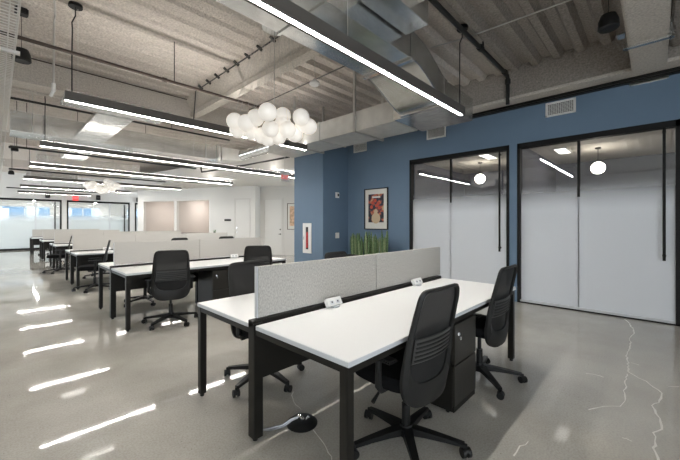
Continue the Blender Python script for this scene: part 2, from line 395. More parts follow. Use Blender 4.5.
# fire extinguisher cabinet on the column
r = empty('extinguisher_cabinet', (5.409, 6.32, .995), label='white recessed fire extinguisher cabinet on the blue column', cat='fire cabinet')
f = MB()
f.box(-.02, 0, -.16, -.05, -.375, .375, .003); f.box(-.02, 0, .05, .16, -.375, .375, .003); f.box(-.02, 0, -.05, .05, .28, .375); f.box(-.02, 0, -.05, .05, -.375, -.28)
f.build('door_panel', WPLAST, r)
MB().box(-.006, -.001, -.05, .05, -.28, .28).build('slot_glass', BLACK, r)
e = MB(); e.cyl((-.009, .0, -.24), (-.009, .0, .10), .028, n=12); e.cyl((-.009, 0, .10), (-.009, 0, .16), .028, .01, n=12); e.build('red_cylinder', RED, r, smooth=True)
MB().box(-.035, -.02, .10, .115, -.04, .06, .003).build('pull', CHROME, r)
for z, lab in ((2.07, 'white thermostat high on the shaded side of the blue column'), (1.065, 'white light switch plate low on the shaded side of the blue column')):
    r = empty('wall_switch', (5.89, 5.749, z), label=lab, cat='wall switch')
    MB().box(-.07, .07, -.014, 0, -.07, .07, .006).build('plate', WPLAST, r)
    if z > 2: MB().box(.0, .055, -.018, -.013, -.03, .035, .002).build('screen', LUMB, r)
    else: MB().box(-.02, .02, -.02, -.013, -.035, .035, .003).build('rocker', WHITE, r)

# ------------------------------------------------------------------ far glazed wall
FY = 23.4; XS = [(-4.4, 2.48), (2.70, 5.70), (5.98, 9.0)]
b = MB()
b.box(2.48, 2.70, FY, FY+.15, 0, 2.64); b.box(5.70, 5.98, FY, FY+.15, 0, 2.64); b.box(9.0, 12, FY, FY+.15, 0, 2.64); b.box(-4.5, 12, FY, FY+.15, 2.64, 4.1)
struct('wall_far', b, WALLW)
for i, ((x0, x1), mids) in enumerate(zip(XS, ([-1.2, 1.44], [4.68], [6.28]))):
    f = MB(); f.box(x0, x1, FY-.02, FY+.1, 2.54, 2.64); f.box(x0, x1, FY-.02, FY+.1, 0, .09)
    f.box(x0, x0+.07, FY-.02, FY+.1, 0, 2.64); f.box(x1-.07, x1, FY-.02, FY+.1, 0, 2.64)
    o = struct('door_%d' % (i+3), f, FRAME)
    xs = [x0+.07]+mids+[x1-.07]
    for a, c in zip(xs, xs[1:]):
        MB().box(a+.01, c-.01, FY+.03, FY+.04, .09, 2.54).build('glass_panel', GLASSF, o)
    for m_ in mids: MB().box(m_-.03, m_+.03, FY+.01, FY+.06, .09, 2.54).build('stile', EDGE, o)
    MB().box(x1-.30, x1-.25, FY-.05, FY+.08, .09, 2.5).build('pull_stile', METAL, o)
# outside wall of the room beyond, with windows
OY = 28.0; b = MB(); WN = [(.0, 2.45), (3.1, 5.05), (6.6, 8.6), (-3.6, -.8)]
xs = [-4.5]; 
for x0, x1 in sorted(WN): b.box(xs[-1], x0, OY, OY+.2, 0, 4.1); xs.append(x1); b.box(x0, x1, OY, OY+.2, 2.45, 4.1); b.box(x0, x1, OY, OY+.2, 0, .75)
b.box(xs[-1], 12, OY, OY+.2, 0, 4.1); struct('wall_outer', b, WALLW)
for i, (x0, x1) in enumerate(WN):
    f = MB(); m_ = (x0+x1)/2
    for a, c in ((x0, x0+.07), (m_-.035, m_+.035), (x1-.07, x1)): f.box(a, c, OY+.02, OY+.1, .75, 2.45)
    f.box(x0, x1, OY+.02, OY+.1, .75, .82); f.box(x0, x1, OY+.02, OY+.1, 2.38, 2.45)
    o = struct('window_%d' % (i+1), f, EDGE); MB().box(x0+.07, x1-.07, OY+.05, OY+.06, .82, 2.38).build('pane', CLEAR, o)
b = MB(); b.box(-4.5, 12, FY+.15, OY+.2, 2.75, 2.85); struct('ceiling_beyond', b, WALLW)
for x, lab in ((-2.0, 'left'), (1.6, 'middle'), (4.6, 'right')):  # fill lights added to brighten the room beyond the glass
    r = empty('linear_light', (x, 25.8, 2.70), label='added linear fill light in the room behind the far glass, %s one' % lab, cat='linear light')
    MB().box(-.05, .05, -1.6, 1.6, .006, .05).build('housing', WPLAST, r); MB().box(-.045, .045, -1.58, 1.58, 0, .006).build('diffuser', LED, r)
# building seen across the street
FAC = mat('facade_panel', (.62, .66, .70), .7, noise=(.6, .1)); FWIN = mat('facade_window', (.16, .26, .36), .1, spec=1)
r = empty('office_building', (3, 52, -8), label='pale office building across the street seen through the far windows', cat='building')
MB().box(-22, 22, 0, 8, 0, 22).build('facade', FAC, r)
for i in range(14):
    for k in range(5):
        MB().box(-20.5+i*3, -18.6+i*3, -.06, .02, 1.2+k*4, 3.3+k*4).build('window', FWIN, r)

# ------------------------------------------------------------------ oblique white wall with openings and doors
AZ = -1.1276; LX, LY = 5.0, 18.2
def oblique(name, mb, m, parent=None, **kw): return struct(name, mb, m, parent, loc=(LX, LY, 0), rz=AZ, **kw) if parent is None else mb.build(name, m, parent, **kw)
b = MB()
b.box(-.35, .03, 0, .15, 0, 2.98); b.box(1.93, 2.08, 0, .15, 0, 2.98); b.box(3.94, 6.34, 0, .15, 0, 2.98)
b.box(.03, 1.93, 0, .15, 2.42, 2.98); b.box(2.08, 3.94, 0, .15, 2.42, 2.98); b.box(.03, 1.93, 0, .15, 0, .90); b.box(2.08, 3.94, 0, .15, 0, .90)
b.box(6.2, 6.34, .15, .55, 0, 2.98)
oblique('wall_white', b, WALLW)
b = MB(); b.box(6.1, 10.5, .40, .55, 0, 3.6); oblique('wall_white_set_back', b, WALLG)
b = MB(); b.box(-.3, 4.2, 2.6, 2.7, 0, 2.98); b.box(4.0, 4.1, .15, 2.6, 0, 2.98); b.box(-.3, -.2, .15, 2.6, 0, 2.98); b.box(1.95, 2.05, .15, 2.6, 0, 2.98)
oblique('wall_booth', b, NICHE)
b = MB(); b.box(-.3, 4.2, .15, 2.7, 2.75, 2.85); oblique('ceiling_booth', b, WALLG)
b = MB(); b.box(.03, 1.93, -.03, .17, .90, .93); b.box(2.08, 3.94, -.03, .17, .90, .93); oblique('trim_sill', b, RUSTPIPE)
def flush_door(n, s0, s1, y, handle_s, hz=.98):
    f = MB(); f.box(s0-.06, s0, y-.02, y, 0, 2.46); f.box(s1, s1+.06, y-.02, y, 0, 2.46); f.box(s0-.06, s1+.06, y-.02, y, 2.40, 2.46)
    o = oblique('door_%d' % n, f, WALLG)
    MB().box(s0+.01, s1-.01, y-.010, y+.0, .01, 2.39).build('leaf', WALLW, o)
    h = MB(); h.cyl((handle_s, y-.06, hz), (handle_s, y-.008, hz), .012, n=8); h.cyl((handle_s-.06, y-.06, hz), (handle_s+.06, y-.06, hz), .011, n=8); h.cyl((handle_s, y-.02, hz), (handle_s, y-.008, hz), .03, n=12)
    h.cyl((handle_s, y-.03, hz+.2), (handle_s, y-.008, hz+.2), .028, n=12)
    h.build('door_handle', METAL if n == 7 else CHROME, o, smooth=True)
flush_door(6, 5.36, 6.06, 0, 5.43)
flush_door(7, 6.58, 7.42, .40, 7.35, .90)
def on_oblique(s, y, z): 
    c, n_ = math.cos(AZ), math.sin(AZ); return (LX+s*c-y*n_, LY+s*n_+y*c, z)
r = empty('room_sign', on_oblique(4.95, -.001, 1.51), AZ, label='small black room sign on the white wall beside the left white door', cat='sign')
MB().box(-.17, .17, -.012, 0, -.045, .045).build('plate', METAL, r); MB().box(-.11, -.05, -.014, -.012, -.018, .018).build('pictogram', LUMB, r)
picture('framed_print', Matrix.Translation(on_oblique(8.0, .399, 1.66)) @ Matrix.Rotation(AZ, 4, 'Z'), .62, 1.12, WOODF, PEACH, 'brown framed peach print on the cream wall left of the blue column', matw=.09)
# added fill lights that brighten the booth interiors
for s_, lab in ((1.0, 'left'), (3.0, 'right')):
    r = empty('booth_fill_light', on_oblique(s_, 1.5, 2.735), AZ, label='added round fill light inside the %s booth opening' % lab, cat='ceiling light')
    MB().cyl((0, 0, -.03), (0, 0, .014), .20, n=32).build('trim_ring', WPLAST, r, smooth=True); MB().cyl((0, 0, -.036), (0, 0, -.0301), .185, n=32).build('diffuser', BOOTH, r)
# booth lamp
r = empty('cone_lamp', on_oblique(3.72, .9, 2.2), label='small black cone wall lamp inside the right booth opening', cat='lamp')
m_ = MB(); m_.lathe([(.03, .16), (.05, .12), (.12, -.12), (.11, -.12), (.04, .10)]); m_.build('shade', BLACK, r, smooth=True)
MB().cyl((0, 0, .14), (0, 0, .548), .008).build('stem', BLACK, r)
# low cabinet with plant in front
r = empty('low_cabinet', on_oblique(4.35, -.25, 0), AZ, label='low white cabinet against the white wall beside the booth openings', cat='cabinet')
MB().box(-.45, .45, -.2, .2, .06, .88, .004).build('body', WALLW, r); MB().box(-.43, .43, -.17, .2, 0, .06).build('plinth', METAL, r)
for x in (-.22, .22): 
    d = MB().box(x-.21, x+.21, -.218, -.2, .08, .86, .002).build('door', WHITE, r); MB().cyl((x*.15, -.235, .5), (x*.15, -.235, .62), .006, n=8).build('handle', METAL, d)
r = empty('potted_plant', on_oblique(4.45, -.25, .88), label='tiny green plant in a dark pot on the low white cabinet', cat='plant')
MB().lathe([(.04, 0), (.055, .09), (.045, .09), (.04, .08)]).build('pot', METAL, r, smooth=True)
m_ = MB()
for i in range(14): 
    a = i*2.4; m_.cyl((0, 0, .07), (.06*math.cos(a), .06*math.sin(a), .15+.03*(i % 3)), .012, .003, n=6)
m_.build('leaves', GREEN, r)

# drywall soffit over the far right of the floor
b = MB(); b.prism([(6.5, 6.9), (6.0, 7.3), (5.57, 9.3), (4.6, 15.3), (4.3, 18.6), (4.5, 19.6), (12, 19.6), (12, 6.9)], 2.98, 3.5, 'z'); struct('ceiling_soffit', b, WALLG)
b = MB(); b.box(6.6, 12, -4.5, 24, 4.02, 4.15); struct('ceiling_outer', b, SPRAY)

# ------------------------------------------------------------------ sides behind the camera
def side_wall(name, axis, c, lo, hi, solid):
    b = MB(); f = MB(); g = MB(); a = lo
    def bx(mb, p, q, t0, t1, z0, z1): mb.box(t0, t1, p, q, z0, z1) if axis == 'x' else mb.box(p, q, t0, t1, z0, z1)
    n = int((hi-lo)//2.6); st_ = (hi-lo)/n
    for i in range(n):
        p = lo+i*st_
        if solid(p, p+st_): bx(b, p, p+st_, c-.1, c+.1, 0, 4.1); continue
        bx(b, p, p+.35, c-.1, c+.1, 0, 4.1); bx(b, p+.35, p+st_, c-.1, c+.1, 0, .6); bx(b, p+.35, p+st_, c-.1, c+.1, 3.1, 4.1)
    bx(b, hi-.05, hi, c-.1, c+.1, 0, 4.1)
    struct(name, b, WALLW)
side_wall('wall_left', 'x', -4.5, -4.5, 28.1, lambda p, q: q > -1.3 and p < 11)
side_wall('wall_back', 'y', -4.5, -4.5, 12, lambda p, q: q > 3.5)

# ------------------------------------------------------------------ linear lights
def SOFX(y):
    if y < 7.2: return 99
    return 6.05-(y-7.25)*.225 if y < 9.3 else 5.57-(y-9.3)*.167
def linear_light(x0, x1, y, label, z=2.80):
    r = empty('linear_light', ((x0+x1)/2, y, z), label=label, cat='linear light', group=None)
    h = (x1-x0)/2
    f = MB(); f.box(-h, h, -.045, .045, .012, .105, .003); f.box(-h, h, -.045, -.020, 0, .013); f.box(-h, h, .020, .045, 0, .013); f.build('housing', HOUSE, r)
    MB().box(-h+.004, h-.004, -.019, .019, .002, .010).build('diffuser', LED, r)
    if 3 < y < 12: MB().box(-h+.01, h-.01, -.030, .030, .1055, .108).build('added_top_glow', UPFILL, r)  # added glowing strip, lifts the deck above these fixtures
    MB().box(-h-.004, -h, -.046, .046, 0, .106).build('end_cap', HOUSE, r); MB().box(h, h+.004, -.046, .046, 0, .106).build('end_cap', HOUSE, r)
    for x in (-h+.12, -.3, h-.5):
        sof = SOFX(y); zt = 2.98-z if (x1+x0)/2+x > sof-.02 else DECK-.084-z
        MB().cyl((x, 0, .105), (x, 0, zt), .0022, n=6).build('suspension_cable', CONDUIT, r)
    return r
LL = [(.40, 4.28, 1.867, 'long black linear light nearest the camera, over the front desks'),
      (.556, 4.21, 4.97, 'black linear light just beyond the near globe chandelier, second from the camera'),
      (.567, 6.8, 8.26, 'black linear light passing beneath the silver duct, third from the camera'),
      (.59, 6.06, 11.35, 'black linear light fourth from the camera, ending near the white doors'),
      (.62, 5.48, 14.7, 'black linear light level with the small chandelier, fifth from the camera'),
      (.66, 4.39, 18.04, 'black linear light second from the far glass wall'),
      (.70, 3.48, 21.5, 'black linear light nearest the far glass wall')]
for a in LL: linear_light(*a)
# power feeds with canopies
def power_feed(x, y, z0, label, bend=.0):
    r = empty('power_feed', (x, y, z0), label=label, cat='light power cord', group=None)
    t = DECK-.045-z0
    MB().tube([(0, 0, 0), (0, 0, t*.45), (.004, 0, t*.72), (0, .0, t-.22), (.03, -.02, t-.14), (.03, -.02, t-.03)], .007, 8).build('cord', BLACK, r, smooth=True)
    MB().cyl((.03, -.02, t-.04), (.03, -.02, t), .07, n=24).build('canopy', BLACK, r, smooth=True)
power_feed(.62, 4.97, 2.905, 'black cord rising from the left end of the second linear light')
power_feed(4.22, 1.867, 2.905, 'black cord rising from the right end of the nearest linear light')
power_feed(.635, 8.26, 2.905, 'black cord rising from the left end of the third linear light')

# ------------------------------------------------------------------ globe chandeliers
BALLS = [(2.34, 3.49, 2.75), (2.86, 3.88, 2.92), (2.89, 3.51, 2.82), (3.12, 3.61, 2.76), (2.46, 3.96, 2.81), (2.37, 4.05, 2.74), (2.32, 4.27, 2.8), (2.41, 4.35, 2.71), (2.55, 4.21, 2.68), (2.65, 4.1, 2.63), (2.6, 3.81, 2.66), (2.81, 3.93, 2.61), (2.83, 3.73, 2.68), (2.98, 3.76, 2.65), (2.71, 4.03, 2.59), (3.06, 3.67, 2.79), (2.86, 3.88, 2.81)]
def chandelier(c, label):
    r = empty('globe_chandelier', c, label=label, cat='chandelier')
    zt = DECK-.05-c[2]
    for x, y, z in BALLS:
        k = .935; p = (x*k-2.53, y*k-3.62, 1.3674+(z-1.3674)*k-2.64)
        g = MB().sph(p, .107, 32, 20).build('globe', OPAL, r, smooth=True)
        MB().cyl((p[0], p[1], p[2]+.1), (p[0]*.4, p[1]*.4, zt), .0018, n=5).build('suspension_wire', CONDUIT, g)
    MB().cyl((0, 0, zt-.03), (0, 0, zt+.03), .16, n=32).build('canopy', WPLAST, r, smooth=True)
    s = MB().cyl((0, 0, .0), (0, 0, zt), .006, n=8).build('stem', CONDUIT, r)
    return r
chandelier((2.53, 3.62, 2.64), 'large cluster chandelier of white globes beside the nearest desks')
chandelier((2.52, 13.7, 2.62), 'small looking globe chandelier far down the room')

# ------------------------------------------------------------------ ducts
def rect_duct(name, x0, x1, y0, y1, z0, z1, label, m=GALV, along='x', seams=1.2, flange=True):
    r = empty(name, ((x0+x1)/2, (y0+y1)/2, z0), label=label, cat='air duct')
    X, Y, Z = (x1-x0)/2, (y1-y0)/2, z1-z0
    MB().box(-X, X, -Y, Y, 0, Z, .006).build('duct_body', m, r)
    n = max(1, int((2*X if along == 'x' else 2*Y)/seams))
    for i in range(1, n):
        t = -(X if along == 'x' else Y)+(2*(X if along == 'x' else Y))*i/n
        f = MB()
        if along == 'x': f.box(t-.016, t+.016, -Y-.016, Y+.016, -.014, Z+.014)
        else: f.box(-X-.016, X+.016, t-.016, t+.016, -.014, Z+.014)
        f.build('joint_flange', m, r)
    if name in ('far_supply_duct', 'end_supply_duct', 'far_branch_duct', 'far_duct'):
        for sx in (-.85, .85):
            for sy in (-1, 1): MB().cyl((X*sx, (Y+.012)*sy, 0), (X*sx, (Y+.012)*sy, DECK-z0), .006, n=6).build('hanger_rod', CONDUIT, r)
    return r
rect_duct('main_duct', -2.0, 3.26, 2.02, 2.70, 3.25, 3.575, 'wide galvanised duct running above the nearest linear light')
rect_duct('branch_duct', 2.36, 3.13, 1.72, 2.0, 3.44, 3.76, 'short galvanised box duct on the near side of the main duct')
# upper connector on the branch
# S shaped drop to the lower duct
def s_duct():
    r = empty('offset_duct', (3.262, 2.36, 2.93), label='curved galvanised duct offset dropping from the main duct towards the blue wall', cat='air duct')
    N_ = 18; bot = []; top = []
    for i in range(N_+1):
        t = i/N_; x = .91*t; s = t*t*(3-2*t); z = .32-.29*s; w = .325-.01*s
        bot.append((x, z)); top.append((x+.12*math.sin(PI*t)*.8, z+w))
    m_ = MB(); Yh = .345
    for y in (-Yh, Yh): m_.grid([[(a[0], y, a[1]), (b_[0], y, b_[1])] for a, b_ in zip(bot, top)])
    m_.grid([[(a[0], -Yh, a[1]), (a[0], Yh, a[1])] for a in bot]); m_.grid([[(a[0], -Yh, a[1]), (a[0], Yh, a[1])] for a in top])
    m_.build('duct_body', GALV, r, smooth=True)
    for y in (-Yh, Yh):
        MB().tube([(a[0], y, a[1]) for a in bot], .009, 6).build('seam_bead', CHROME, r, smooth=True)
    MB().box(.0, .05, -Yh-.02, Yh+.02, .295, .325).build('joint_flange', CHROME, r); MB().box(.86, .91, -Yh-.03, Yh+.03, .005, .03).build('joint_flange', CHROME, r)
s_duct()
# lower box and the cross duct running along the blue wall side
rect_duct('elbow_duct', 4.18, 5.03, 2.02, 2.88, 2.93, 3.27, 'galvanised box elbow under the curved duct offset', along='y', seams=2)
rect_duct('cross_duct', 4.19, 4.90, 2.89, 6.22, 2.92, 3.25, 'matt rectangular duct running towards the blue column', GALVM, 'y', 1.45)
for y, lab in ((3.65, 'near'), (5.25, 'far')):
    hs = MB()
    hs.box(4.14, 4.17, y-.02, y+.02, 2.89, 4.0); hs.box(4.93, 4.96, y-.02, y+.02, 2.89, 4.0); hs.box(4.14, 4.96, y-.02, y+.02, 2.885, 2.91)
    hs.build('strap_hanger', CONDUIT, label='steel strap hanger around the %s part of the matt cross duct' % lab, cat='duct hanger')
# far duct across the room and its branches
rect_duct('far_duct', .18, 4.04, 8.4, 9.07, 3.05, 3.42, 'long galvanised duct crossing the room behind the third linear light', seams=1.25)
rect_duct('drop_duct', 1.12, 1.64, 6.46, 8.39, 3.13, 3.21, 'flat galvanised branch duct joining the long far duct', along='y', seams=2)
rect_duct('upper_branch_duct', .66, 2.02, 5.80, 6.45, 3.14, 3.20, 'flat galvanised duct just above the left end of the second linear light', seams=2)
rect_duct('far_branch_duct', 1.17, 1.65, 9.8, 11.2, 3.06, 3.24, 'flat galvanised duct beyond the long far duct', along='y', seams=2)
rect_duct('far_supply_duct', .8, 3.3, 12.4, 13.0, 3.05, 3.3, 'galvanised duct above the fourth and fifth linear lights', seams=1.2)
rect_duct('end_supply_duct', .75, 2.2, 16.2, 16.7, 3.05, 3.25, 'galvanised duct near the far end of the room', seams=1.2)
# fittings at the right end of the far duct
r = empty('duct_fitting', (4.05, 8.73, 3.05), label='galvanised transition fitting at the right end of the long far duct', cat='air duct')
m_ = MB(); m_.prism([(0, -.03), (.10, -.03), (.14, .02), (.95, .12), (.95, .38), (.14, .36), (.10, .38), (0, .38)], -.33, .33, 'y'); m_.build('duct_body', GALVM, r)
f = MB(); f.box(-.01, .03, -.36, .36, -.06, .40); f.box(.09, .13, -.36, .36, -.06, .40); f.build('joint_flange', GALV, r)
r = empty('round_duct', (4.50, 7.1, 3.13), label='shiny round flexible duct left of the blue column', cat='air duct')
m_ = MB(); m_.cyl((-.12, .55, -.02), (.02, -.60, .06), .125, n=28); m_.build('duct_body', mat('polished_duct', (.72, .73, .72), .18, metal=1, bump=(8, .1, .01)), r, smooth=True)
m_ = MB()
for k in range(9):
    t = k/8; c = Vector((-.12, .55, -.02)).lerp(Vector((.02, -.60, .06)), t); d = Vector((.14, -1.15, .08)).normalized()*.006; m_.cyl(c-d, c+d, .130, n=28)
m_.build('rib_rings', GALV, r, smooth=True)
m_ = MB(); m_.box(-.12, .22, -.85, -.60, -.08, .22, .01); m_.build('collar_box', GALV, r)
# soffit diffuser
r = empty('ceiling_diffuser', (5.3, 12.9, 2.975), label='square metal air diffuser under the white soffit', cat='air diffuser')
MB().box(-.3, .3, -.3, .3, -.02, 0, .004).build('frame', GALVM, r); MB().box(-.22, .22, -.22, .22, -.035, -.02, .004).build('blade', LUMB, r)

# ------------------------------------------------------------------ pipes and conduits
def pipe(name, pts, rad, m, label, cat='pipe', couplings=()):
    o = pts[0]; r = empty(name, o, label=label, cat=cat)
    q = [(p[0]-o[0], p[1]-o[1], p[2]-o[2]) for p in pts]
    MB().tube(q, rad, 12).build('pipe_run', m, r, smooth=True)
    for (a, c) in couplings:
        a = Vector((a[0]-o[0], a[1]-o[1], a[2]-o[2])); d = Vector(c).normalized()*rad*1.3
        k = MB(); k.cyl(a-d, a+d, rad*1.45, n=14); k.build('coupling', m, r, smooth=True)
    if name == 'sprinkler_pipe' and o[0] < .4:
        for hx in ((4.45,) if o[0] < 0 else (.8, 2.2)): MB().cyl((hx+.3, 0, rad*.5), (hx+.3, 0, DECK-o[2]), .006, n=6).build('hanger_rod', DARKPIPE, r)
    return r
P_ = pipe('sprinkler_pipe', [(3.0, 1.80, 3.85), (5.86, 1.80, 3.85), (5.92, 1.80, 3.84), (5.94, 1.80, 3.79), (5.94, 1.80, 3.60), (5.94, 1.80, 3.36)], .030, DARKPIPE,
     'thick black pipe crossing the dark ribbed deck then dropping by the blue wall', couplings=(((3.25, 1.80, 3.85), (1, 0, 0)), ((4.75, 1.80, 3.85), (1, 0, 0)), ((5.80, 1.80, 3.85), (1, 0, 0)), ((5.94, 1.80, 3.74), (0, 0, 1))))
MB().cyl((1.85, 0, .02), (1.85, 0, .14), .012, n=8).build('hanger_rod', DARKPIPE, P_)
pipe('sprinkler_pipe', [(-3, 4.93, 3.36), (2.77, 4.93, 3.36), (3.6, 4.93, 3.36)], .021, RUSTPIPE, 'thin brown sprinkler pipe crossing the ceiling at the upper left',
     couplings=(((1.62, 4.93, 3.36), (1, 0, 0)), ((2.9, 4.93, 3.36), (1, 0, 0))))
pipe('sprinkler_pipe', [(.2, 9.6, 2.95), (4.0, 9.6, 2.95)], .022, DARKPIPE, 'black sprinkler pipe low behind the long far duct')
pipe('sprinkler_pipe', [(.25, 13.3, 2.92), (4.4, 13.3, 2.92)], .025, DARKPIPE, 'black sprinkler pipe between the fourth and fifth linear lights')
pipe('sprinkler_pipe', [(.3, 19.5, 2.86), (3.5, 19.5, 2.86)], .025, DARKPIPE, 'black sprinkler pipe near the far glass wall')
pipe('sprinkler_pipe', [(.15, 7.62, 3.42), (4.0, 7.62, 3.42)], .020, DARKPIPE, 'black pipe tucked under the far edge of the long beam')
pipe('sprinkler_pipe', [(5.36, 7.0, 3.12), (5.0, 9.0, 3.06), (4.6, 10.6, 3.02), (4.6, 10.65, 3.12), (4.6, 10.7, 3.9)], .025, DARKPIPE, 'black pipe left of the blue column above the white doors', couplings=(((5.0, 9.0, 3.06), (-.25, 1, 0)),))
pipe('conduit', [(-3, 6.93, 3.90), (1.2, 6.93, 3.90), (3, 6.93, 3.90)], .010, RUSTPIPE, 'thin dark conduit along the deck at the top left', 'conduit')
pipe('conduit', [(4.35, 2.35, 3.905), (4.45, 1.9, 3.905), (4.54, .30, 3.905)], .009, CONDUIT, 'thin steel conduit crossing the dark ribbed deck', 'conduit')
pipe('conduit', [(.42, 4.55, 3.92), (.50, 5.3, 3.92), (.50, 5.4, 3.85), (.50, 5.45, 3.1)], .012, CONDUIT, 'grey conduit with a white sprinkler drop beside the second linear light cord', 'conduit')
pipe('conduit', [(2.62, 3.55, 3.87), (2.62, 6.3, 3.87), (2.62, 6.4, 3.3)], .010, LUMB, 'grey strut conduit along the beam with small clips', 'conduit')
o = bpy.data.objects['conduit.003']
for i in range(8): MB().box(-.05, .05, -.012, .012, .0, .035, mtx=Matrix.Translation((0, .25+i*.33, .01)) @ Matrix.Rotation(.5, 4, 'Y')).build('strut_clip', LUMB, o)
pipe('conduit', [(3.85, 2.9, 3.88), (3.86, 4.2, 3.88), (3.88, 6.5, 3.88)], .009, LUMB, 'thin dark conduit above the large chandelier', 'conduit')
r = bpy.data.objects['conduit.002']
m_ = MB(); m_.cyl((.08, .90, -.90), (.08, .90, -.80), .022, n=10); m_.cyl((.08, .90, -.89), (.05, .90, -.97), .018, n=8); m_.build('sprinkler_head', WPLAST, r, smooth=True, label='white sprinkler head')
r = empty('pipe_stub', (4.81, 2.75, 3.275), label='short steel pipe stub with black cap right of the curved duct', cat='pipe')
MB().cyl((0, 0, 0), (0, 0, .42), .035, n=16).build('sleeve', GALV, r, smooth=True); MB().cyl((0, 0, .42), (0, 0, .52), .045, n=16).build('cap', BLACK, r, smooth=True)
# hanging rods in the far part
for i, (x, y, z0) in enumerate(((.3, 9.6, 2.97), (.45, 9.6, 2.97), (.68, 13.3, 2.94), (.32, 13.3, 2.94), (4.55, 3.2, 3.26))):
    MB().cyl((0, 0, 0), (0, 0, DECK-.09-z0), .006, n=6).build('hanger_rod', DARKPIPE, loc=(x, y, z0), label=['black threaded rod on the low pipe behind the far duct, left one', 'black threaded rod on the low pipe behind the far duct, right one', 'black threaded rod holding the pipe near the fifth light', 'black threaded rod nearest the cable basket over the far desks', 'dark threaded rod above the matt cross duct'][i], cat='threaded rod')

# small ceiling devices
def pendant_speaker(x, y, z, zt, label, rr=.085):
    r = empty('pendant_speaker', (x, y, z), label=label, cat='pendant speaker')
    MB().lathe([(rr*.35, rr*.95), (rr*.75, rr*.8), (rr, rr*.1), (rr*1.05, -rr*.75), (rr*.9, -rr*.9)], n=24).build('shell', BLACK, r, smooth=True)
    MB().cyl((0, 0, rr*.9), (0, 0, zt-z), .003, n=6).build('cable', BLACK, r)
    MB().box(-.06, .06, -.06, .06, zt-z, zt-z+.07, .01).build('junction_box', BLACK, r)
pendant_speaker(.21, 5.43, 3.36, 3.84, 'black pendant speaker beside the white wire basket at the top left')
pendant_speaker(4.28, .35, 3.40, 3.9, 'black pendant speaker on the dark ribbed deck at the upper right')
pendant_speaker(.28, 10.0, 2.98, 3.5, 'black pendant speaker far left behind the long duct', .06)
pendant_speaker(.33, 14.5, 2.95, 3.7, 'black pendant speaker farthest along the left side', .07)
r = empty('smoke_sensor', (3.38, 3.78, 3.5), label='white round sensor hanging right of the large chandelier', cat='sensor')
MB().lathe([(.02, .07), (.07, .03), (.085, 0), (.06, -.02), (.03, -.02)]).build('dome', WPLAST, r, smooth=True); MB().cyl((0, 0, .06), (0, 0, .42), .004, n=6).build('stem', CONDUIT, r)
for x, lab in ((1.9, 'left one'), (4.1, 'middle one'), (6.15, 'right one')):
    r = empty('wall_speaker', (x, FY-.001, 2.85 if x < 5 else 2.83), label='small black wall speaker above the far glass wall, ' + lab, cat='speaker')
    MB().box(-.10, .10, -.14, -.0, -.14, .14, .02).build('case', BLACK, r); MB().cyl((0, -.15, 0), (0, -.14, 0), .07, n=16).build('cone', LUMB, r)
REDL = mat('exit_red', (.75, .08, .08), .5, emit=((1, .1, .1), .6))
def exit_sign(x, y, z, rz, label, top):
    r = empty('exit_sign', (x, y, z), rz, label=label, cat='exit sign')
    MB().box(-.15, .15, -.01, .01, -.19, .0, .003).build('panel', WPLAST, r); MB().box(-.16, .16, -.03, .03, 0, .06, .004).build('housing', WPLAST, r)
    MB().cyl((0, 0, .06), (0, 0, top-z), .006, n=6).build('stem', CONDUIT, r)
    text('lettering', 'EXIT', .14, REDL, r, (0, -.013, -.09), (PI/2, 0, 0))
exit_sign(4.86, 6.52, 2.57, .25, 'hanging white exit sign with red letters left of the blue column', 3.9)
r = empty('exit_sign', (3.05, 23.2, 2.72), label='red exit sign above the far glass wall', cat='exit sign')
MB().box(-.13, .13, -.03, .03, -.1, .18, .004).build('panel', REDL, r); text('lettering', 'EXIT', .1, WPLAST, r, (0, -.033, .04), (PI/2, 0, 0)); MB().cyl((0, 0, .18), (0, 0, 1.28), .008, n=6).build('stem', CONDUIT, r)

# cable basket along the left
r = empty('cable_basket', (-.02, 2, 2.86), label='long white wire basket tray hanging at the far left', cat='cable tray')
x0, x1 = -.26, .135; m_ = MB(); y0, y1 = -1.5, 17.5
for i in range(9): 
    x = x0+(x1-x0)*i/8; m_.cyl((x, y0-2, 0), (x, y1-2, 0), .0045, n=5, caps=False)
for s_ in (x0, x1):
    for z in (.05, .10): m_.cyl((s_, y0-2, z), (s_, y1-2, z), .0048, n=5, caps=False)
y = y0
while y < y1:
    m_.cyl((x0, y-2, 0), (x1, y-2, 0), .0042, n=4, caps=False); m_.cyl((x0, y-2, 0), (x0, y-2, .10), .0042, n=4, caps=False); m_.cyl((x1, y-2, 0), (x1, y-2, .10), .0042, n=4, caps=False); y += .05 if y < 8 else .1
m_.build('wire_mesh', BASK, r)
for y in (4.0, 7.5, 11.0): 
    m_ = MB(); m_.box(x0-.03, x1+.03, y-2.02, y-1.98, -.03, -.005); m_.cyl((x0-.02, y-2, -.02), (x0-.02, y-2, 1.2), .005, n=6); m_.build('trapeze_hanger', BASK, r)

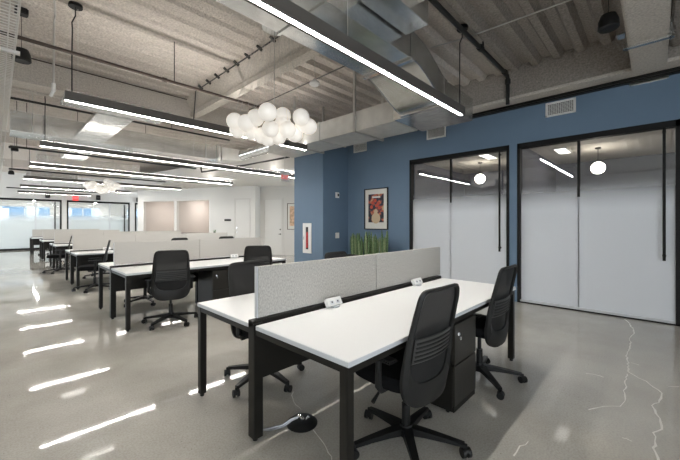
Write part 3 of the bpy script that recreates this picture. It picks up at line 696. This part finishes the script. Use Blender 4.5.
# ------------------------------------------------------------------ desks
PAN = {}
def desk_row(x0, ym, units, label, near=.82, far=.81):
    r = empty('bench_desk', (x0, ym, 0), label=label, cat='desk')
    Ln = 1.235*units
    for (a, c) in ((-near, -.045), (.045, far)):
        t = MB(); t.box(0, Ln, a, c, .708, .735, .002); t.build('desktop', WHITE, r)
        e = MB(); e.box(-.0015, 0, a+.002, c-.002, .709, .733); e.box(0, Ln, a-.0015 if a < 0 else c, a if a < 0 else c+.0015, .709, .733); e.build('edge_band', EDGE, r)
    for k in range(units):
        p = MB(); w = Ln/units
        p.box(.045+k*w*.995, .045+(k+1)*w*.995-.004, .0, .032, .765, 1.09, .004); pn = p.build('privacy_panel', FELT, r)
        if k == 0: MB().box(.040, .0445, -.001, .033, .765, 1.09).build('end_trim', EDGE, pn)
        MB().box(.03+k*w, (k+1)*w-.03, -.028, -.016, .39, .70).build('modesty_panel', METAL, r)
    m_ = MB(); m_.box(-.005, Ln+.01, -.022, .036, .715, .758, .003); m_.build('centre_rail', METAL, r)
    m_ = MB(); m_.box(.1, Ln-.1, .0, .09, .60, .606); m_.box(.1, Ln-.1, .086, .09, .60, .66); m_.box(.1, Ln-.1, 0, .004, .6, .66); m_.build('cable_trough', METAL, r)
    for a in (-near+.012, far-.062):
        m_ = MB(); m_.box(.05, Ln-.05, a, a+.05, .668, .707); m_.build('side_beam', METAL, r)
    for x in (.0, Ln-.05):
        m_ = MB(); m_.box(x+.004, x+.046, -near+.06, far-.06, .672, .705); m_.build('end_beam', METAL, r)
        for a in (-near+.01, far-.06):
            l = MB(); l.box(x, x+.05, a, a+.05, .022, .707, .003); lg = l.build('leg', METAL, r)
            MB().cyl((x+.025, a+.025, 0), (x+.025, a+.025, .024), .016, n=10).build('foot', BLACK, lg)
    for x in [0-.005]+[Ln/units*k-.03 for k in range(1, units)]+[Ln-.06]:
        l = MB(); l.box(x, x+.065, -.035, .035, .022, .742 if x < .1 else .706, .003); lg = l.build('leg', METAL, r)
        MB().cyl((x+.03, 0, 0), (x+.03, 0, .024), .016, n=10).build('foot', BLACK, lg)
    return r
ROWS = [(1.11, 1.83, 2), (1.13, 5.61, 2), (1.15, 9.42, 3), (1.18, 13.12, 3), (1.18, 16.66, 2), (1.08, 20.1, 2)]
RN = ['nearest the camera', 'second from the camera', 'third from the camera', 'fourth from the camera', 'fifth from the camera', 'farthest from the camera']
for (x, y, u), nm in zip(ROWS, RN): desk_row(x, y, u, 'white topped bench desk with grey felt screen, ' + nm)

def power_module(x, y, label):
    r = empty('power_outlet', (x, y, .735), label=label, cat='power outlet')
    M = Matrix.Translation((0, 0, .012)) @ Matrix.Rotation(-.5, 4, 'X')
    MB().box(-.075, .075, -.012, .022, .002, .062, .002, mtx=M).build('case', WPLAST, r)
    for q in (-.03, .03):
        m_ = MB().box(q-.018, q+.018, -.0135, -.0120, .012, .040, mtx=M).build('socket', EDGE, r)
        MB().box(q-.006, q+.006, -.0145, -.0134, .022, .034, mtx=M).build('socket_hole', BLACK, m_)
    MB().box(-.03, .03, -.02, .03, 0, .012, .002).build('clamp', EDGE, r)
for k, (x, y, u) in enumerate(ROWS):
    if k > 3: break
    for j in range(u):
        pos = ['left', 'right'] if u == 2 else ['left', 'middle', 'right']
        power_module(x+.66+j*1.21, y-.082, 'white power outlet block, %s one at the screen of the desk %s' % (pos[j], RN[k].split(',')[0]))

# pedestal cabinets
def pedestal(x, yfront, label):
    r = empty('pedestal_cabinet', (x, yfront, 0), label=label, cat='pedestal cabinet')
    MB().box(-.19, .19, .012, .52, .03, .655, .003).build('body', METAL, r)
    for z0, z1, nm in ((.07, .355, 'drawer'), (.365, .65, 'drawer')):
        d = MB().box(-.186, .186, -.006, .011, z0, z1, .002).build(nm, mat('drawer_bronze', (.026, .024, .020), .4), r)
    MB().box(-.186, .186, .0, .012, .03, .062).build('plinth', METAL, r)
    k = MB(); k.cyl((-.13, -.012, .575), (-.13, .0, .575), .014, n=12); k.box(-.132, -.128, -.034, -.012, .562, .590); k.box(-.134, -.112, -.024, -.018, .535, .562)
    k.build('lock_key', CHROME, r)
    for a in (-.15, .15):
        for c in (.06, .46): MB().cyl((a-.01, c, .015), (a+.01, c, .015), .015, n=12).build('caster', BLACK, r)
for k, (x, y, u) in enumerate(ROWS):
    for j in range(u-1 if k > 1 else 1):
        pedestal(x+1.31+j*1.23, y-.80, 'dark bronze pedestal cabinet under the desk %s%s' % (RN[k].split(',')[0], '' if u == 2 else (', left one' if j == 0 else ', right one')))

# ------------------------------------------------------------------ task chair (faces +Y, origin on the floor)
def back_y(x, z):
    t = (max(z, .40)-.42)/.58; return -.170-.075*t+.014*math.sin(PI*min(1, max(0, t*1.15)))+(.040-.020*min(1, max(0, t)))*(x/.22)**2
def make_chair(name, m_shell, m_frame, label):
    r = empty(name, label=label, cat='office chair')
    # five star base
    m_ = MB()
    for k in range(5):
        a = 2*PI*k/5+math.radians(12); c, s = math.cos(a), math.sin(a)
        rows = []
        for d, h, w, t in ((.03, .125, .030, .045), (.12, .115, .026, .035), (.24, .098, .021, .026), (.34, .082, .016, .022)):
            rows.append([(d*c-sx*w*s, d*s+sx*w*c, h-(0 if up else t)) for sx, up in ((-1, 1), (1, 1), (1, 0), (-1, 0), (-1, 1))])
        m_.grid(rows); m_.bm.faces.new([m_.bm.verts.new(p) for p in rows[-1][:4]])
    m_.cyl((0, 0, .07), (0, 0, .135), .045, .036, n=18)
    m_.build('star_base', m_frame, r, smooth=True)
    for k in range(5):
        a = 2*PI*k/5+math.radians(12); c, s = math.cos(a), math.sin(a); x, y = .345*c, .345*s; b_ = a+1.1*(k % 3)-.6
        ux, uy = math.cos(b_), math.sin(b_)
        w = MB()
        for q in (-1, 1): w.cyl((x+ux*q*.008, y+uy*q*.008, .028), (x+ux*q*.026, y+uy*q*.026, .028), .028, n=16)
        w.cyl((x, y, .04), (x, y, .075), .010, n=8)
        w.cyl((x-ux*.008, y-uy*.008, .034), (x+ux*.008, y+uy*.008, .034), .024, n=12)
        w.build('caster', BLACK, r, smooth=True)
    m_ = MB(); m_.cyl((0, 0, .10), (0, 0, .26), .026, n=16); m_.cyl((0, 0, .26), (0, 0, .40), .016, n=14); m_.build('gas_column', BLACK, r, smooth=True)
    m_ = MB(); m_.box(-.10, .10, -.16, .12, .385, .43, .012); m_.tube([(0, -.10, .40), (0, -.14, .405), (0, -.165, .415)], [.035, .032, .028], 10)
    m_.tube([(-.08, .05, .40), (-.20, .04, .385), (-.27, .03, .35)], [.008, .008, .012], 8); m_.build('tilt_mechanism', BLACK, r, smooth=True)
    # seat cushion
    m_ = MB(); n = 36; rings = []
    for (sc, z) in ((.80, .425), (.97, .435), (1.0, .46), (.985, .485), (.93, .503), (.6, .512), (.15, .514)):
        ring = []
        for i in range(n):
            t = 2*PI*i/n; cx = math.copysign(abs(math.cos(t))**.5, math.cos(t)); sy = math.copysign(abs(math.sin(t))**.55, math.sin(t))
            x = cx*.245*sc; y = sy*.232*sc+.055; zz = z-.02*max(0, (y-.15)/.1)**2*.4
            ring.append(m_.bm.verts.new((x, y, zz)))
        rings.append(ring)
    for a, b_ in zip(rings, rings[1:]):
        for i in range(n): m_.bm.faces.new((a[i], a[(i+1) % n], b_[(i+1) % n], b_[i]))
    m_.bm.faces.new(rings[0][::-1]); m_.bm.faces.new(rings[-1])
    m_.build('seat', FABRIC, r, smooth=True)
    # backrest frame: closed loop, thick shell at the bottom
    def se(t, hw, hh, e): 
        c, s = math.cos(t), math.sin(t); return math.copysign(abs(c)**(2/e), c)*hw, math.copysign(abs(s)**(2/e), s)*hh
    Nn = 64; V = []
    m_ = MB()
    def taper(x, z): return x*(1.0-.15*min(1, max(0, (z-.50)/.50)))
    for i in range(Nn):
        t = 2*PI*i/Nn
        top = math.sin(t) > 0; xo, zo = se(t, .243, .335, 9 if top else 4.2); zo += .680; xi, zi = se(t, .205, .262, 9 if top else 3.6); zi += .735
        zo = zo+.0
        xo = taper(xo, zo); xi = taper(xi, zi)
        th = .030 if zo < .6 else .022
        ring = [(xo, back_y(xo, zo)-.004, zo), (xi, back_y(xi, zi), zi), (xi, back_y(xi, zi)-.018, zi), ((xo+xi)/2, back_y((xo+xi)/2, (zo+zi)/2)-th-.006, (zo+zi)/2), (xo, back_y(xo, zo)-th*.8, zo)]
        V.append([m_.bm.verts.new(p) for p in ring])
    for i in range(Nn):
        a, b_ = V[i], V[(i+1) % Nn]
        for k in range(5): m_.bm.faces.new((a[k], b_[k], b_[(k+1) % 5], a[(k+1) % 5]))
    m_.build('backrest_frame', m_shell, r, smooth=True)
    # mesh cloth
    rows = []
    for j in range(17):
        v = .997*math.sin(PI/2*(-1+2*j/16)); z = .735+.268*v; q_ = 9 if v > 0 else 3.6; hw = .210*(max(0, 1-abs(v)**q_))**(1/q_)
        rows.append([(taper(hw*u/6, z), back_y(hw*u/6, z)-.008, z) for u in range(-6, 7)])
    MB().grid(rows).build('mesh_back', MESH, r, smooth=True)
    # ribbed lumbar pad
    m_ = MB(); 
    rows = [[(taper(.195*u/6, z), back_y(.195*u/6, z)-.016-o_, z) for u in range(-6, 7)] for z, o_ in ((.600, 0), (.605, .006), (.735, .006), (.740, 0))]
    m_.grid(rows); m_.build('lumbar_pad', LUMB if m_frame is BLACK else m_frame, r, smooth=True)
    m_ = MB()
    for z in (.618, .642, .666, .690, .714):
        m_.grid([[(taper(.185*u/6, z), back_y(.185*u/6, z)-.022-o_, z+dz) for u in range(-6, 7)] for dz, o_ in ((-.006, 0), (-.004, .006), (.004, .006), (.006, 0))])
    m_.build('lumbar_ribs', SHELL, r, smooth=True)
    # arms
    for s_ in (-1, 1):
        m_ = MB(); m_.tube([(s_*.12, 0, .415), (s_*.235, 0, .418), (s_*.262, -.005, .45), (s_*.266, -.01, .61)], [.018, .019, .020, .017], 10)
        m_.build('arm_post', SHELL, r, smooth=True)
        MB().box(s_*.266-.038, s_*.266+.038, -.12, .11, .61, .632, .009).build('arm_pad', BLACK, r, smooth=True)
    return r
proto = make_chair('task_chair', SHELL, BLACK, 'black mesh task chair')
wproto = make_chair('task_chair', mat('white_shell', (.68, .69, .69), .4), mat('white_base', (.70, .71, .71), .4), 'white framed task chair under the farthest bench desk')
def place(src, x, y, rz, label, first=False, zrot=0):
    o = src if first else copy_tree(src)
    o.location = (x, y, 0); o.rotation_euler = (0, 0, math.radians(rz)); o['label'] = label
    return o
CH = [(1.75, 1.115, -4, 'black mesh task chair at the front left, nearest the camera'),
      (2.96, 1.13, -1, 'black mesh task chair at the right end of the nearest desk'),
      (1.64, 2.50, 186, 'black task chair facing the nearest desk from behind, left of the near felt screen'),
      (2.92, 2.62, 183, 'black task chair showing only its curved top above the nearest felt screen'),
      (1.67, 4.84, -16, 'black mesh task chair at the left of the second desk, back to the camera'),
      (3.02, 4.78, -33, 'black mesh task chair turned aside at the right of the second desk'),
      (1.78, 6.36, 190, 'black mesh task chair seen under the left part of the second desk'),
      (1.41, 8.34, 80, 'black mesh task chair turned side on at the left of the third desk'),
      (3.10, 8.68, 6, 'black task chair at the third desk whose top bar peeks over the second screen'),
      (4.38, 8.70, -6, 'black task chair peeking out at the right end of the third desk'),
      (1.85, 10.18, 170, 'black mesh task chair on the far side of the third desk'),
      (1.24, 11.98, 82, 'black mesh task chair turned side on at the left of the fourth desk'),
      (1.9, 13.9, 175, 'black mesh task chair on the far side of the fourth desk'),
      (1.70, 15.82, 20, 'black mesh task chair at the left of the fifth desk')]
for i, (x, y, a, lab) in enumerate(CH): place(proto, x, y, a, lab, i == 0)
place(wproto, 1.62, 19.2, 10, 'white framed task chair under the farthest bench desk', True)

# floor box with cables
r = empty('floor_outlet', (1.45, 1.75, 0), label='round black floor outlet with metal hose under the nearest desk', cat='floor outlet')
MB().lathe([(.105, 0), (.105, .006), (.085, .022), (.03, .030)], n=36).build('dome_cover', BLACK, r, smooth=True)
m_ = MB(); m_.cyl((0, 0, .028), (-.02, .01, .055), .016, n=12); m_.cyl((.02, -.02, .028), (.03, -.03, .045), .009, n=10); m_.build('connector', CHROME, r, smooth=True)
m_ = MB(); m_.tube([(-.02, .01, .05), (-.07, .03, .045), (-.12, .06, .015), (-.19, .10, .008), (-.25, .115, .02), (-.262, .11, .08), (-.26, .105, .3)], .007, 8)
m_.tube([(-.02, .01, .044), (-.06, .03, .035), (-.12, .05, .009), (-.20, .08, .008), (-.25, .10, .02), (-.255, .10, .3)], .006, 8); m_.build('hose', mat('braided_hose', (.30, .30, .31), .4, metal=.7), r, smooth=True)

# ------------------------------------------------------------------ planter with columnar plants
r = empty('planter_box', (5.95, 4.78, 0), label='black planter box against the blue wall under the poster', cat='planter')
b = MB(); b.box(-.2, .2, -.60, .60, 0, .62, .006); b.build('box', METAL, r); b = MB(); b.box(-.17, .17, -.57, .57, .62, .626); b.build('soil', mat('soil', (.03, .022, .016), .95, bump=(60, .6, .01)), r)
def succulent(x, y, h, label, lean):
    o = empty('columnar_succulent', (x, y, .622), random.uniform(0, 6), label=label, cat='plant', group='upright green plants in the black planter')
    for j in range(random.choice((5, 6))):
        a = j*1.25; d = random.uniform(.01, .045); hh = h*random.uniform(.72, 1.0); m_ = MB()
        N_ = 22; pts = []; rad = []
        for i in range(N_+1):
            t = i/N_; pts.append((d*math.cos(a)*(1+t*lean), d*math.sin(a)*(1+t*lean), hh*t)); rad.append((.021 if i % 2 else .031)*(1-.75*max(0, t-.72)/.28))
        m_.tube(pts, rad, 8); m_.build('stem', GREEN if j % 3 else GREENL, o, smooth=False)
for i in range(9):
    yy = 4.30+i*.12
    succulent(5.93+.05*(i % 2), yy, (.60, .48, .55, .50, .58, .54, .44, .57, .52)[i], 'upright green succulent in the black planter under the poster', .6+.4*random.random())

# ------------------------------------------------------------------ camera, world, colour management
cam = bpy.data.cameras.new('camera'); co = bpy.data.objects.new('camera', cam); COL.objects.link(co)
cam.sensor_width = 36; cam.lens = 330.0/680*36; cam.shift_y = -(230-223.3)/680; cam.clip_end = 200; cam.clip_start = .02
co.location = (0, 0, 1.3674); co.rotation_euler = (PI/2, 0, .7645-PI/2)
scene.camera = co
w = bpy.data.worlds.new('world'); scene.world = w; w.use_nodes = True
bg = w.node_tree.nodes['Background']; bg.inputs[0].default_value = (.86, .93, 1.0, 1); bg.inputs[1].default_value = 5.5
scene.view_settings.view_transform = 'Standard'; scene.view_settings.look = 'None'
scene.view_settings.exposure = 0.15; scene.view_settings.gamma = 1
scene.view_settings.use_curve_mapping = False
